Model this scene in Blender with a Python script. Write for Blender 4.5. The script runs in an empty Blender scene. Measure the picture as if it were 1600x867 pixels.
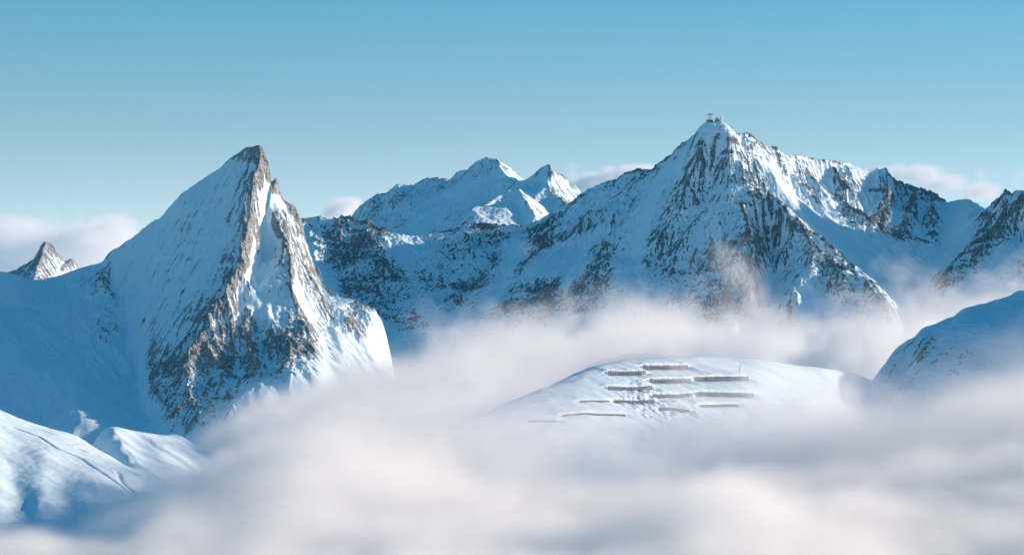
import bpy, math, random
import numpy as np
from mathutils import Vector
from mathutils.geometry import delaunay_2d_cdt

# ------------------------------------------------------------------ basics
F = 5050.0          # focal length in photo pixels (photo is 1600 wide)
CX, HZ = 800.0, 500.0
CLOUDS = True
HAZE = True
RES = 1.0           # terrain grid factor
scene = bpy.context.scene
COL = scene.collection

def P(px, py, Y):
    return ((px - CX) * Y / F, Y, (HZ - py) * Y / F)

# ------------------------------------------------------------------ noise
def _hash2(ix, iy, seed):
    h = (ix.astype(np.uint32) * np.uint32(374761393)) ^ (iy.astype(np.uint32) * np.uint32(668265263)) ^ np.uint32((seed * 2246822519) & 0xffffffff)
    h = (h ^ (h >> np.uint32(13))) * np.uint32(1274126177)
    return (h ^ (h >> np.uint32(16)))

def rnd2(ix, iy, seed):
    return _hash2(ix, iy, seed).astype(np.float32) / np.float32(4294967295.0)

def perlin2(x, y, seed=0):
    xi = np.floor(x).astype(np.int64); yi = np.floor(y).astype(np.int64)
    fx = (x - xi).astype(np.float32); fy = (y - yi).astype(np.float32)
    u = fx*fx*fx*(fx*(fx*6-15)+10); v = fy*fy*fy*(fy*(fy*6-15)+10)
    def g(i, j):
        a = rnd2(xi+i, yi+j, seed) * np.float32(2*math.pi)
        return np.cos(a)*(fx-i) + np.sin(a)*(fy-j)
    a = g(0,0); b = g(1,0); c = g(0,1); d = g(1,1)
    return ((a+(b-a)*u)*(1-v) + (c+(d-c)*u)*v) * 1.5

def fbm2(x, y, octaves=5, seed=0, gain=0.5, lac=2.03, ridged=False):
    s = 0; a = 1; t = 0
    for o in range(octaves):
        n = perlin2(x, y, seed+o*17)
        if ridged: n = 1 - 2*np.abs(n)
        s = s + a*n; t += a; a *= gain
        x = x*lac + 13.7; y = y*lac + 7.3
    return s / t

def noise3(x, y, z, seed=0):
    xi = np.floor(x).astype(np.int64); yi = np.floor(y).astype(np.int64); zi = np.floor(z).astype(np.int64)
    fx = (x-xi).astype(np.float32); fy = (y-yi).astype(np.float32); fz = (z-zi).astype(np.float32)
    u = fx*fx*(3-2*fx); v = fy*fy*(3-2*fy); w = fz*fz*(3-2*fz)
    def r(i,j,k):
        return rnd2(xi+i+(zi+k)*7919, yi+j-(zi+k)*104729, seed)
    def L(k):
        a=r(0,0,k); b=r(1,0,k); c=r(0,1,k); d=r(1,1,k)
        return (a+(b-a)*u)*(1-v)+(c+(d-c)*u)*v
    a=L(0); b=L(1)
    return (a+(b-a)*w)*2-1

def fbm3(x,y,z,octaves=4,seed=0,gain=0.5,ridged=False):
    s=0;a=1;t=0
    for o in range(octaves):
        n=noise3(x,y,z,seed+o*31)
        if ridged: n=1-2*np.abs(n)
        s=s+a*n;t+=a;a*=gain
        x=x*2.03+3.1;y=y*2.03+5.7;z=z*2.03+9.2
    return s/t

def blur(a, r, n=2):
    """box blur of radius r cells, n passes"""
    r = int(max(1, round(r)))
    for _ in range(n):
        for ax in (0,1):
            p = np.pad(a, [(r+1,r) if k==ax else (0,0) for k in (0,1)], mode='edge')
            c = np.cumsum(p, axis=ax, dtype=np.float64)
            if ax==0: a = ((c[2*r+1:]-c[:-2*r-1])/(2*r+1)).astype(np.float32)
            else: a = ((c[:,2*r+1:]-c[:,:-2*r-1])/(2*r+1)).astype(np.float32)
    return a

def sstep(a, b, x):
    t = np.clip((x-a)/(b-a), 0, 1); return t*t*(3-2*t)

def bilinear(A, fx, fy):
    h, w = A.shape
    fx = np.clip(fx, 0, w-1.001); fy = np.clip(fy, 0, h-1.001)
    i = fx.astype(np.int32); j = fy.astype(np.int32)
    u = (fx-i).astype(np.float32); v = (fy-j).astype(np.float32)
    return (A[j,i]*(1-u)+A[j,i+1]*u)*(1-v) + (A[j+1,i]*(1-u)+A[j+1,i+1]*u)*v

def gullies(X, Y, gx, gy, wav, seed):
    """stripes running down the fall line, one octave; returns height and slope change"""
    fx = X/wav; fy = Y/wav
    n = np.sqrt(gx*gx+gy*gy)+1e-4
    sx = -gy/n; sy = gx/n
    ix = np.floor(fx).astype(np.int64); iy = np.floor(fy).astype(np.int64)
    C = 0; S = 0; Wt = 1e-5
    tau = np.float32(2*math.pi)
    for i in (-1,0,1,2):
        for j in (-1,0,1,2):
            cx = ix+i; cy = iy+j
            px = cx + rnd2(cx,cy,seed)-0.5; py = cy + rnd2(cx,cy,seed+5)-0.5
            vx = (fx-px).astype(np.float32); vy = (fy-py).astype(np.float32)
            w = np.exp(-2.2*(vx*vx+vy*vy))
            ph = (vx*sx+vy*sy)*tau
            C = C + np.cos(ph)*w; S = S - np.sin(ph)*w; Wt = Wt + w
    C = C/Wt; S = S/Wt*tau/wav
    return C, S*sx, S*sy

# ------------------------------------------------------------------ terrain from break lines
def tin(lines, x0, x1, y0, y1, step):
    """lines: list of polylines of (x,y,z,rock,rough) world points -> rasterised fields"""
    pts = []; key = {}; edges = set()
    for ln in lines:
        prev = None
        for p in ln:
            k = (round(p[0],1), round(p[1],1))
            if k not in key:
                key[k] = len(pts); pts.append(p)
            i = key[k]
            if prev is not None and prev != i: edges.add((min(prev,i),max(prev,i)))
            prev = i
    res = delaunay_2d_cdt([Vector((p[0],p[1])) for p in pts], list(edges), [], 0, 1e-4)
    V, _, T, ov = res[0], res[1], res[2], res[3]
    att = []
    A = np.array(pts, dtype=np.float64)
    for v, o in zip(V, ov):
        if o: att.append(A[o[0]])
        else:   # crossing of two break lines: nearest-weighted guess
            d = (A[:,0]-v.x)**2+(A[:,1]-v.y)**2; k = np.argsort(d)[:4]; w = 1/(np.sqrt(d[k])+1)
            q = (A[k]*w[:,None]).sum(0)/w.sum(); q[0]=v.x; q[1]=v.y; att.append(q)
    att = np.array(att)
    nx = int((x1-x0)/step)+1; ny = int((y1-y0)/step)+1
    out = np.full((3, ny, nx), np.nan, dtype=np.float32)
    for t in T:
        a, b, c = att[t[0]], att[t[1]], att[t[2]]
        i0 = max(0,int(math.floor((min(a[0],b[0],c[0])-x0)/step))); i1 = min(nx-1,int(math.ceil((max(a[0],b[0],c[0])-x0)/step)))
        j0 = max(0,int(math.floor((min(a[1],b[1],c[1])-y0)/step))); j1 = min(ny-1,int(math.ceil((max(a[1],b[1],c[1])-y0)/step)))
        if i1<i0 or j1<j0: continue
        den = (b[1]-c[1])*(a[0]-c[0])+(c[0]-b[0])*(a[1]-c[1])
        if abs(den) < 1e-9: continue
        gx = x0+np.arange(i0,i1+1)*step; gy = y0+np.arange(j0,j1+1)*step
        X, Y = np.meshgrid(gx, gy)
        l1 = ((b[1]-c[1])*(X-c[0])+(c[0]-b[0])*(Y-c[1]))/den
        l2 = ((c[1]-a[1])*(X-c[0])+(a[0]-c[0])*(Y-c[1]))/den
        l3 = 1-l1-l2
        m = (l1>=-1e-6)&(l2>=-1e-6)&(l3>=-1e-6)
        for k in range(3):
            sub = out[k, j0:j1+1, i0:i1+1]
            sub[m] = (l1*a[2+k]+l2*b[2+k]+l3*c[2+k])[m]
    lo = np.nanmin(out[0])
    out[0][np.isnan(out[0])] = lo; out[1:][np.isnan(out[1:])] = 0
    return out

def mesh_grid(name, X, Y, Z, attrs, mat, kind='structure', label=None, keep=None):
    ny, nx = X.shape
    me = bpy.data.meshes.new(name)
    co = np.stack([X,Y,Z],-1).reshape(-1,3).astype(np.float32)
    idx = np.arange(nx*ny).reshape(ny,nx)
    q = np.stack([idx[:-1,:-1],idx[:-1,1:],idx[1:,1:],idx[1:,:-1]],-1).reshape(-1,4)
    if keep is not None:
        q = q[keep[:-1,:-1].reshape(-1)]
        used = np.zeros(nx*ny,bool); used[q.ravel()] = True
        remap = np.cumsum(used)-1
        co = co[used]; q = remap[q]
        attrs = {k: v.reshape(-1)[used] for k,v in attrs.items()}
    me.vertices.add(len(co)); me.vertices.foreach_set('co', co.ravel())
    me.loops.add(q.size); me.loops.foreach_set('vertex_index', q.astype(np.int32).ravel())
    me.polygons.add(len(q))
    me.polygons.foreach_set('loop_start', np.arange(0,q.size,4,dtype=np.int32))
    me.polygons.foreach_set('loop_total', np.full(len(q),4,dtype=np.int32))
    me.polygons.foreach_set('use_smooth', np.ones(len(q),bool))
    for k, v in attrs.items():
        a = me.attributes.new(k,'FLOAT','POINT'); a.data.foreach_set('value', v.reshape(-1).astype(np.float32))
    me.update(calc_edges=True)
    me.materials.append(mat)
    ob = bpy.data.objects.new(name, me); COL.objects.link(ob)
    if kind: ob['kind'] = kind
    if label: ob['label'] = label
    return ob

def massif(name, lines, bounds, step, mat, seed=1, warp=5.0, wav=70, amp=9, smooth=3, rocks=(0.5,1.0), disp=2.0, label=None,
           back=0.75, snow_amp=0.25, strata=(0,0,1), thr=0.0, octs=5, base_z=-420, extra=None, stripew=.3):
    x0,x1,y0,y1 = bounds; step = step/RES
    wl = []
    for ln in lines:
        q = []
        for p in ln:
            if p[0] == 'w': q.append(tuple(p[1:]))
            else:
                w = P(p[0],p[1],p[2]); q.append((w[0],w[1],w[2],p[3],p[4] if len(p)>4 else p[3]))
        wl.append(q)
    # frame of low ground round the block
    fr = [(x0-50,y0-50),(x1+50,y0-50),(x1+50,y1+50),(x0-50,y1+50)]
    wl.append([(a,b,base_z,0,0) for a,b in fr+fr[:1]])
    T = tin(wl, x0, x1, y0, y1, step)
    ny, nx = T.shape[1:]
    X, Y = np.meshgrid(x0+np.arange(nx)*step, y0+np.arange(ny)*step)
    X = X.astype(np.float32); Y = Y.astype(np.float32)
    wx = fbm2(X/60, Y/60, 5, seed)*warp; wy = fbm2(X/60+50, Y/60+9, 5, seed+3)*warp
    gi = np.arange(nx)[None,:]+wx/step; gj = np.arange(ny)[:,None]+wy/step
    H = bilinear(T[0], gi, gj); R = blur(bilinear(T[1], gi, gj), 3/step, 1); A = blur(bilinear(T[2], gi, gj), 5/step, 1)
    Hs = blur(H, smooth*2.0/step, 2); Hr = blur(H, 1.2/step, 1)
    k = sstep(0.15, 0.6, R)
    H = Hs*(1-k)+Hr*k
    G = blur(H, 7/step, 2)
    gy_, gx_ = np.gradient(G, step)
    sx, sy = gx_.copy(), gy_.copy()
    a = 1.0; w = wav
    amt = snow_amp*(1-k)*0.35 + A
    stripe = 0; sa = 1.0
    for o in range(octs+1):
        if w < 2.6*step: break
        C, dx, dy = gullies(X, Y, sx, sy, w, seed*13+o*7)
        st = np.minimum(1, np.sqrt(gx_**2+gy_**2)*1.4)
        if o >= 1: stripe = stripe + C*sa; sa *= 0.8
        m = amt*st if o < 2 else A*st + snow_amp*0.12*(1-k)*st
        Cs = 1-1.9*np.sqrt(np.clip((1.02-C)/2,0,1)); kk = np.clip(A*1.3,0,1)
        H = H + ((C-0.3)*(1-kk)+(Cs+0.05)*kk)*amp*a*m
        sx = sx + dx*amp*a*m; sy = sy + dy*amp*a*m
        a *= 0.58; w *= 0.5
    H = H + fbm2(X/14, Y/14, 5, seed+40, ridged=True, gain=0.55)*amp*0.42*A
    H = H + fbm2(X/5, Y/5, 3, seed+44, gain=0.6)*1.5*A
    if extra is not None: H = extra(X, Y, H)
    # slope / curvature fields drive where bare rock shows
    gy2, gx2 = np.gradient(H, step)
    slope = np.sqrt(gx2**2+gy2**2)
    curv = (H-blur(H, 5/step, 2))
    cur2 = (H-blur(H, 1.6/step, 2))
    # 3-D displacement breaks up the stretched cliffs
    q = R*disp
    sc = 1/9.0
    Zs = H
    dxv = fbm3(X*sc, Y*sc, Zs*sc, 4, seed+60, 0.6)*q*1.2
    dyv = fbm3(X*sc+31, Y*sc, Zs*sc, 4, seed+70, 0.6, ridged=True)*q*1.4
    dzv = fbm3(X*sc, Y*sc+17, Zs*sc, 4, seed+80, 0.6)*q
    sxn, syn, szn = strata
    sd = fbm3((X+Zs*sxn)/26, (Y)/26, (Zs*szn+X*syn)/7, 4, seed+90, 0.6)
    big = fbm3(X/55, Y/55, Zs/55, 3, seed+95)
    sl_ = np.maximum(slope, .3); led = sd*R*disp*1.1; dxv = dxv-gx2/sl_*led; dyv = dyv-gy2/sl_*led
    rockf = (R-0.74)*1.15 + (np.arctan(slope)/1.57-0.50)*1.1*np.minimum(1,R*2.5) + np.clip(curv*0.13,-0.5,0.5)*np.minimum(1,R*3) + np.clip(cur2*0.3,-.35,.35)*np.minimum(1,R*3) + stripe*stripew*np.minimum(1,R*2.2) + sd*0.62*np.minimum(1,R*2.0+0.1) + big*0.75*np.minimum(1,R*2.) + thr
    keep = (H > base_z+15)
    ob = mesh_grid(name, X+dxv, Y+dyv, H+dzv, {'rockf': rockf}, mat, label=label, keep=keep)
    return ob, (X,Y,H)

# ------------------------------------------------------------------ materials
def nd(nt, t, loc=(0,0), **kw):
    n = nt.nodes.new(t)
    for k, v in kw.items(): setattr(n, k, v)
    return n

SNOW = (0.67, 0.845, 0.935)
def snow_rock(name, rock_a, rock_b, tex=1.0, snow=SNOW, bump=0.6, dust=0.35, soft=1.2):
    m = bpy.data.materials.new(name); m.use_nodes = True
    nt = m.node_tree; L = nt.links.new
    b = nt.nodes['Principled BSDF']
    tc = nd(nt,'ShaderNodeTexCoord')
    at = nd(nt,'ShaderNodeAttribute', attribute_name='rockf')
    def noise(scale, detail, rough=0.6, stretch=None):
        n = nd(nt,'ShaderNodeTexNoise'); n.inputs['Scale'].default_value = scale; n.inputs['Detail'].default_value = detail
        n.inputs['Roughness'].default_value = rough
        if stretch:
            mp = nd(nt,'ShaderNodeMapping'); mp.inputs['Scale'].default_value = stretch
            L(tc.outputs['Object'], mp.inputs['Vector']); L(mp.outputs[0], n.inputs['Vector'])
        else: L(tc.outputs['Object'], n.inputs['Vector'])
        return n
    def math_(op, a, b_=None, c=None):
        n = nd(nt,'ShaderNodeMath', operation=op)
        for i, v in enumerate((a,b_,c)):
            if v is None: continue
            if isinstance(v,(int,float)): n.inputs[i].default_value = v
            else: L(v, n.inputs[i])
        return n.outputs[0]
    n1 = noise(0.22*tex, 6, 0.68, (1,1,1.6)); n2 = noise(0.8*tex, 4, 0.65)
    s = math_('ADD', math_('MULTIPLY', math_('SUBTRACT', n1.outputs[0], 0.5), 1.7), at.outputs['Fac'])
    s = math_('ADD', s, math_('MULTIPLY', math_('SUBTRACT', n2.outputs[0], 0.5), 1.1))
    mr = nd(nt,'ShaderNodeMapRange', interpolation_type='SMOOTHSTEP')
    mr.inputs['From Min'].default_value = 0.0; mr.inputs['From Max'].default_value = 0.32
    L(s, mr.inputs['Value'])
    big = noise(0.02, 4, 0.6)
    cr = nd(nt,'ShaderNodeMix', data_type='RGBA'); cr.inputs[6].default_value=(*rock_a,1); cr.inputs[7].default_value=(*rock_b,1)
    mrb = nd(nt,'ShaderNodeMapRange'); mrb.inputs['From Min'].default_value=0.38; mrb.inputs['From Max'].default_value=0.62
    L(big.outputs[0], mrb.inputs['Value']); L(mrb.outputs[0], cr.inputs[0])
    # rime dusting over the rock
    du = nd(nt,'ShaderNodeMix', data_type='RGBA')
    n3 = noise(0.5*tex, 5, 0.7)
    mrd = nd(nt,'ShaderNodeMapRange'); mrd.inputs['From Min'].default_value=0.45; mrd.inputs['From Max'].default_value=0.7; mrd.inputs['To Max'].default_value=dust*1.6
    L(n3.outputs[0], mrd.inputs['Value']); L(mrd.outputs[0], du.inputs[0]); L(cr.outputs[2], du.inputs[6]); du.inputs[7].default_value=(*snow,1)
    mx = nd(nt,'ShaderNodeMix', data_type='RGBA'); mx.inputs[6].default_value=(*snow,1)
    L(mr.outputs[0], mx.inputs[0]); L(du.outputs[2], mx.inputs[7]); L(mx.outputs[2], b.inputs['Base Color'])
    b.inputs['Roughness'].default_value = 0.75; b.inputs['Specular IOR Level'].default_value = 0.15
    nb = noise(0.35*tex, 6, 0.7); ns = noise(0.06*tex, 5, 0.55, (1,1,0.5))
    hgt = math_('ADD', math_('MULTIPLY', nb.outputs[0], math_('MULTIPLY_ADD', mr.outputs[0], 4.5, 0.12)), math_('MULTIPLY', ns.outputs[0], soft))
    bp = nd(nt,'ShaderNodeBump'); bp.inputs['Strength'].default_value = bump; bp.inputs['Distance'].default_value = 1.0/tex
    L(hgt, bp.inputs['Height']); L(bp.outputs[0], b.inputs['Normal'])
    return m

M_left = snow_rock('limestone_snow', (0.11,0.10,0.10), (0.20,0.165,0.15), 1.1, dust=.6)
M_mid = snow_rock('dark_schist_snow', (0.035,0.045,0.06), (0.09,0.09,0.095), 0.8, dust=.35)
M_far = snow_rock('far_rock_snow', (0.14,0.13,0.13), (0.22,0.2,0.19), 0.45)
M_snow = snow_rock('smooth_snow', (0.12,0.115,0.12), (0.2,0.18,0.17), 1.2, soft=.5)

def back(line, dy=220, dpy=330, r=0.3):
    return [(p[0], p[1]+dpy, p[2]+dy, r) for p in line]
def fill(line):
    """points given without depth take it by interpolation between their neighbours"""
    idx = [i for i,p in enumerate(line) if len(p) >= 4]
    out = []
    for i, p in enumerate(line):
        if len(p) >= 4: out.append(p); continue
        a = max(k for k in idx if k < i); b = min(k for k in idx if k > i); t = (i-a)/(b-a)
        out.append((p[0], p[1], line[a][2]*(1-t)+line[b][2]*t, line[a][3]*(1-t)+line[b][3]*t))
    return out

# ------------------------------------------------------------------ the pointed limestone peak on the left
sky = fill([(-420,330,4150,.1),(-280,385,4200,.05),(-140,425,4240,.05),(0,419,4260,.05),(22,423),(41,431),(59,435,4290,.05),(85,429),(122,416,4310,.1),(148,411),(159,405,4320,.3),(170,388),(184,379),(210,363,4300,.3),(221,350),
    (236,342),(258,326),(275,305),(282,296),(306,280,4280,.25),(328,265),(341,259),(358,243,4250,.3),(373,232),(380,225,4225,.35),(386,222),(394,221),(403,225,4210,.4),(409,231,4205,.7)])
skr = fill([(409,231,4205,.8),(414,235,4210,.9),(421,255),(427,270),(429,289,4224,.8),(438,300),(453,314,4232,.6),(464,327),(471,340,4240,.8),(475,359),(482,384),(489,407,4246,.8),(499,421),(504,436),(506,455,4236,.7)])
spur = fill([(506,455,4236,.7),(538,464,4230,.35),(556,464),(595,476,4215,.15,.6),(584,483,4203,.15,.6),(572,506,4180,.3,.6),(578,540,4145,.15,.4),(598,572,4110,.05,.3),(624,600,4075,0),(660,650,4020,0)])
arete = fill([(409,231,4205,.8),(408,237,4199,.8),(401,263,4182,.9),(395,311,4155,.9),(390,348,4135,.9),(381,384,4112,.9),(371,410,4094,.9),(357,436,4075,.9),(345,458,4060,.9),(327,488,4040,.9),(312,532,4008,1),(294,562,3985,1),(285,600,3945,1),(309,645,3885,.7)])
LA = [sky, skr, spur, arete, back(sky), back(skr,200), back(spur,200,250,0),
  [(170,388,4312,.4),(178,430,4275,.2),(190,470,4235,.2,.4),(200,520,4170,.15,.4),(215,580,4080,.1,.35),(226,640,3960,0,.05),(240,690,3870,0)],
  [(159,405,4320,.3),(168,440,4262,.55),(172,480,4205,.5),(160,540,4120,.4),(150,590,4040,.15)],
  [(59,435,4290,.05),(30,480,4190,0.02,.4),(10,560,4030,0,.35)],[(59,435,4290,.05),(90,520,4130,0.02,.45),(110,600,3990,0,.2),(130,660,3880,0,0)],
  [(300,330,4232,.32),(270,420,4168,.33),(240,500,4112,.42),(233,560,4052,.65),(240,605,3965,.75),(275,641,3896,.75),(309,645,3885,.7),(342,643,3885,.7),(362,622,3920,.6)],
  [(358,300,4190,.28),(345,380,4140,.26),(315,450,4095,.3),(285,510,4050,.5),(270,560,4010,.8)],
  # sunlit side
  [(395,311,4155,.9),(402,318,4164,.3),(420,320,4190,.25),(441,318,4224,.3),(453,314,4232,.6)],
  [(441,318,4224,.3),(434,334,4234,.15),(427,362,4222,.1),(416,402,4184,.1),(404,440,4128,.1),(400,455,4096,.2)],
  [(441,318,4224,.3),(447,332,4204,.8),(450,370,4162,.85),(453,414,4124,.85),(452,445,4100,.7),(447,468,4095,.4),(436,490,4078,.4)],
  [(471,340,4240,.8),(469,370,4220,.8),(474,410,4188,.85),(478,440,4163,.7),(470,470,4130,.3)],
  [(489,407,4246,.8),(490,430,4205,.8),(494,450,4180,.8),(498,462,4165,.5)],
  [(404,325,4168,.7),(410,360,4165,.85),(398,405,4132,.85),(385,440,4100,.85),(371,472,4072,.25)],
  [(345,458,4060,.9),(371,472,4072,.25),(395,474,4084,.15),(420,490,4072,.15),(436,490,4078,.4)],
  [(340,496,4045,.9),(364,506,4050,.95),(362,545,4022,.95),(352,575,3983,.95),(347,602,3945,.6),(362,622,3920,.6)],
  [(372,500,4074,.7),(371,545,4036,.6),(373,588,3982,.4)],
  [(364,506,4050,.95),(372,500,4074,.7),(385,498,4060,.95),(392,545,4012,1.),(397,585,3958,.9),(400,600,3932,.2)],
  [(404,500,4074,.6),(412,540,4032,.7),(418,580,3972,.4)],
  [(436,490,4078,.6),(432,520,4034,1.),(445,545,3994,.95),(452,580,3948,.6)],
  [(470,470,4130,.5),(478,500,4078,.95),(490,535,4026,.7),(500,575,3978,.1)],
  [(506,455,4236,.7),(515,500,4150,.55),(510,540,4090,.25),(525,600,4000,0)],
  [(612,545,4228,0),(597,562,4190,0),(597,588,4158,0),(618,612,4112,0),(650,645,4068,0)],
  [(650,600,4290,0),(680,640,4230,0),(710,690,4150,0)],
  [(556,464,4222,.6),(545,500,4160,.6),(541,530,4120,.2),(560,600,4030,0)],
  [(527,480,4190,.1),(530,520,4120,.1),(535,570,4050,0)],
  [(380,612,3915,.05),(450,602,3930,.05),(500,590,3955,.0)],
  [(-450,820,3700,0),(-150,790,3760,0),(0,770,3790,0),(130,760,3820,0),(240,730,3850,0),(340,680,3850,0),(400,690,3830,0),(500,680,3860,0),(600,680,3960,0),(660,690,4020,0)],
  [(-150,900,3600,0),(100,900,3600,0),(400,900,3600,0),(700,900,3700,0)],
]
obA, fA = massif('rocky_peak_terrain', LA, (-1010,-110,3720,4620), 0.85, M_left, seed=3, amp=10, wav=46, warp=5, disp=2.8, stripew=.2,
     label='pointed limestone peak with shaded snowy face and sunlit rock arete')

# ------------------------------------------------------------------ the long massif with the summit station
skC = fill([(430,352,5900,.5),(472,343,5880,.5),(505,338,5880,.5),(517,343),(534,338,5862,.9),(557,346),(581,343,5850,.9),(592,353,5845,.85),(605,358),(619,364,5845,.3),(649,367,5850,.3),(662,377,5832,.4),(682,369,5845,.5),(702,358,5862,.6),
    (730,348,5880,.7),(751,358),(763,369,5860,.7),(775,374,5850,.7),(792,362),(813,358),(827,351,5885,.6),(848,339,5890,.6),(866,330,5888,.5),(883,316),(900,305,5860,.4),(920,293),(945,282,5810,.4),(966,278),(983,268,5762,.5),(999,262),(1016,264,5720,.5),
    (1032,251),(1049,239,5670,.7),(1066,222,5640,.6),(1086,206,5600,.3),(1105,191,5562,.2),(1128,191,5540,.2)])
skE = fill([(1128,191,5540,.2),(1138,198),(1145,206,5542,.6),(1153,213,5545,.5),(1161,208,5560,.8),(1174,212,5575,.8),(1199,226,5600,.5),(1230,237,5650,.3),(1258,239,5700,.3),(1297,247,5750,.3),(1328,253,5780,.3),(1360,259,5800,.3),(1383,263,5812,.5),(1399,278,5822,.8),
    (1430,290,5830,.8),(1454,296,5830,.8),(1469,306,5828,.7),(1481,314,5820,.4),(1493,308,5800,.2),(1513,306,5780,.2),(1528,314,5750,.2),(1544,329,5700,.3),(1556,314,5640,.8),(1575,302,5560,.8),(1599,308,5480,.8),(1650,285,5450,.8),(1720,300,5430,.6),(1850,330,5400,.5)])
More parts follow.
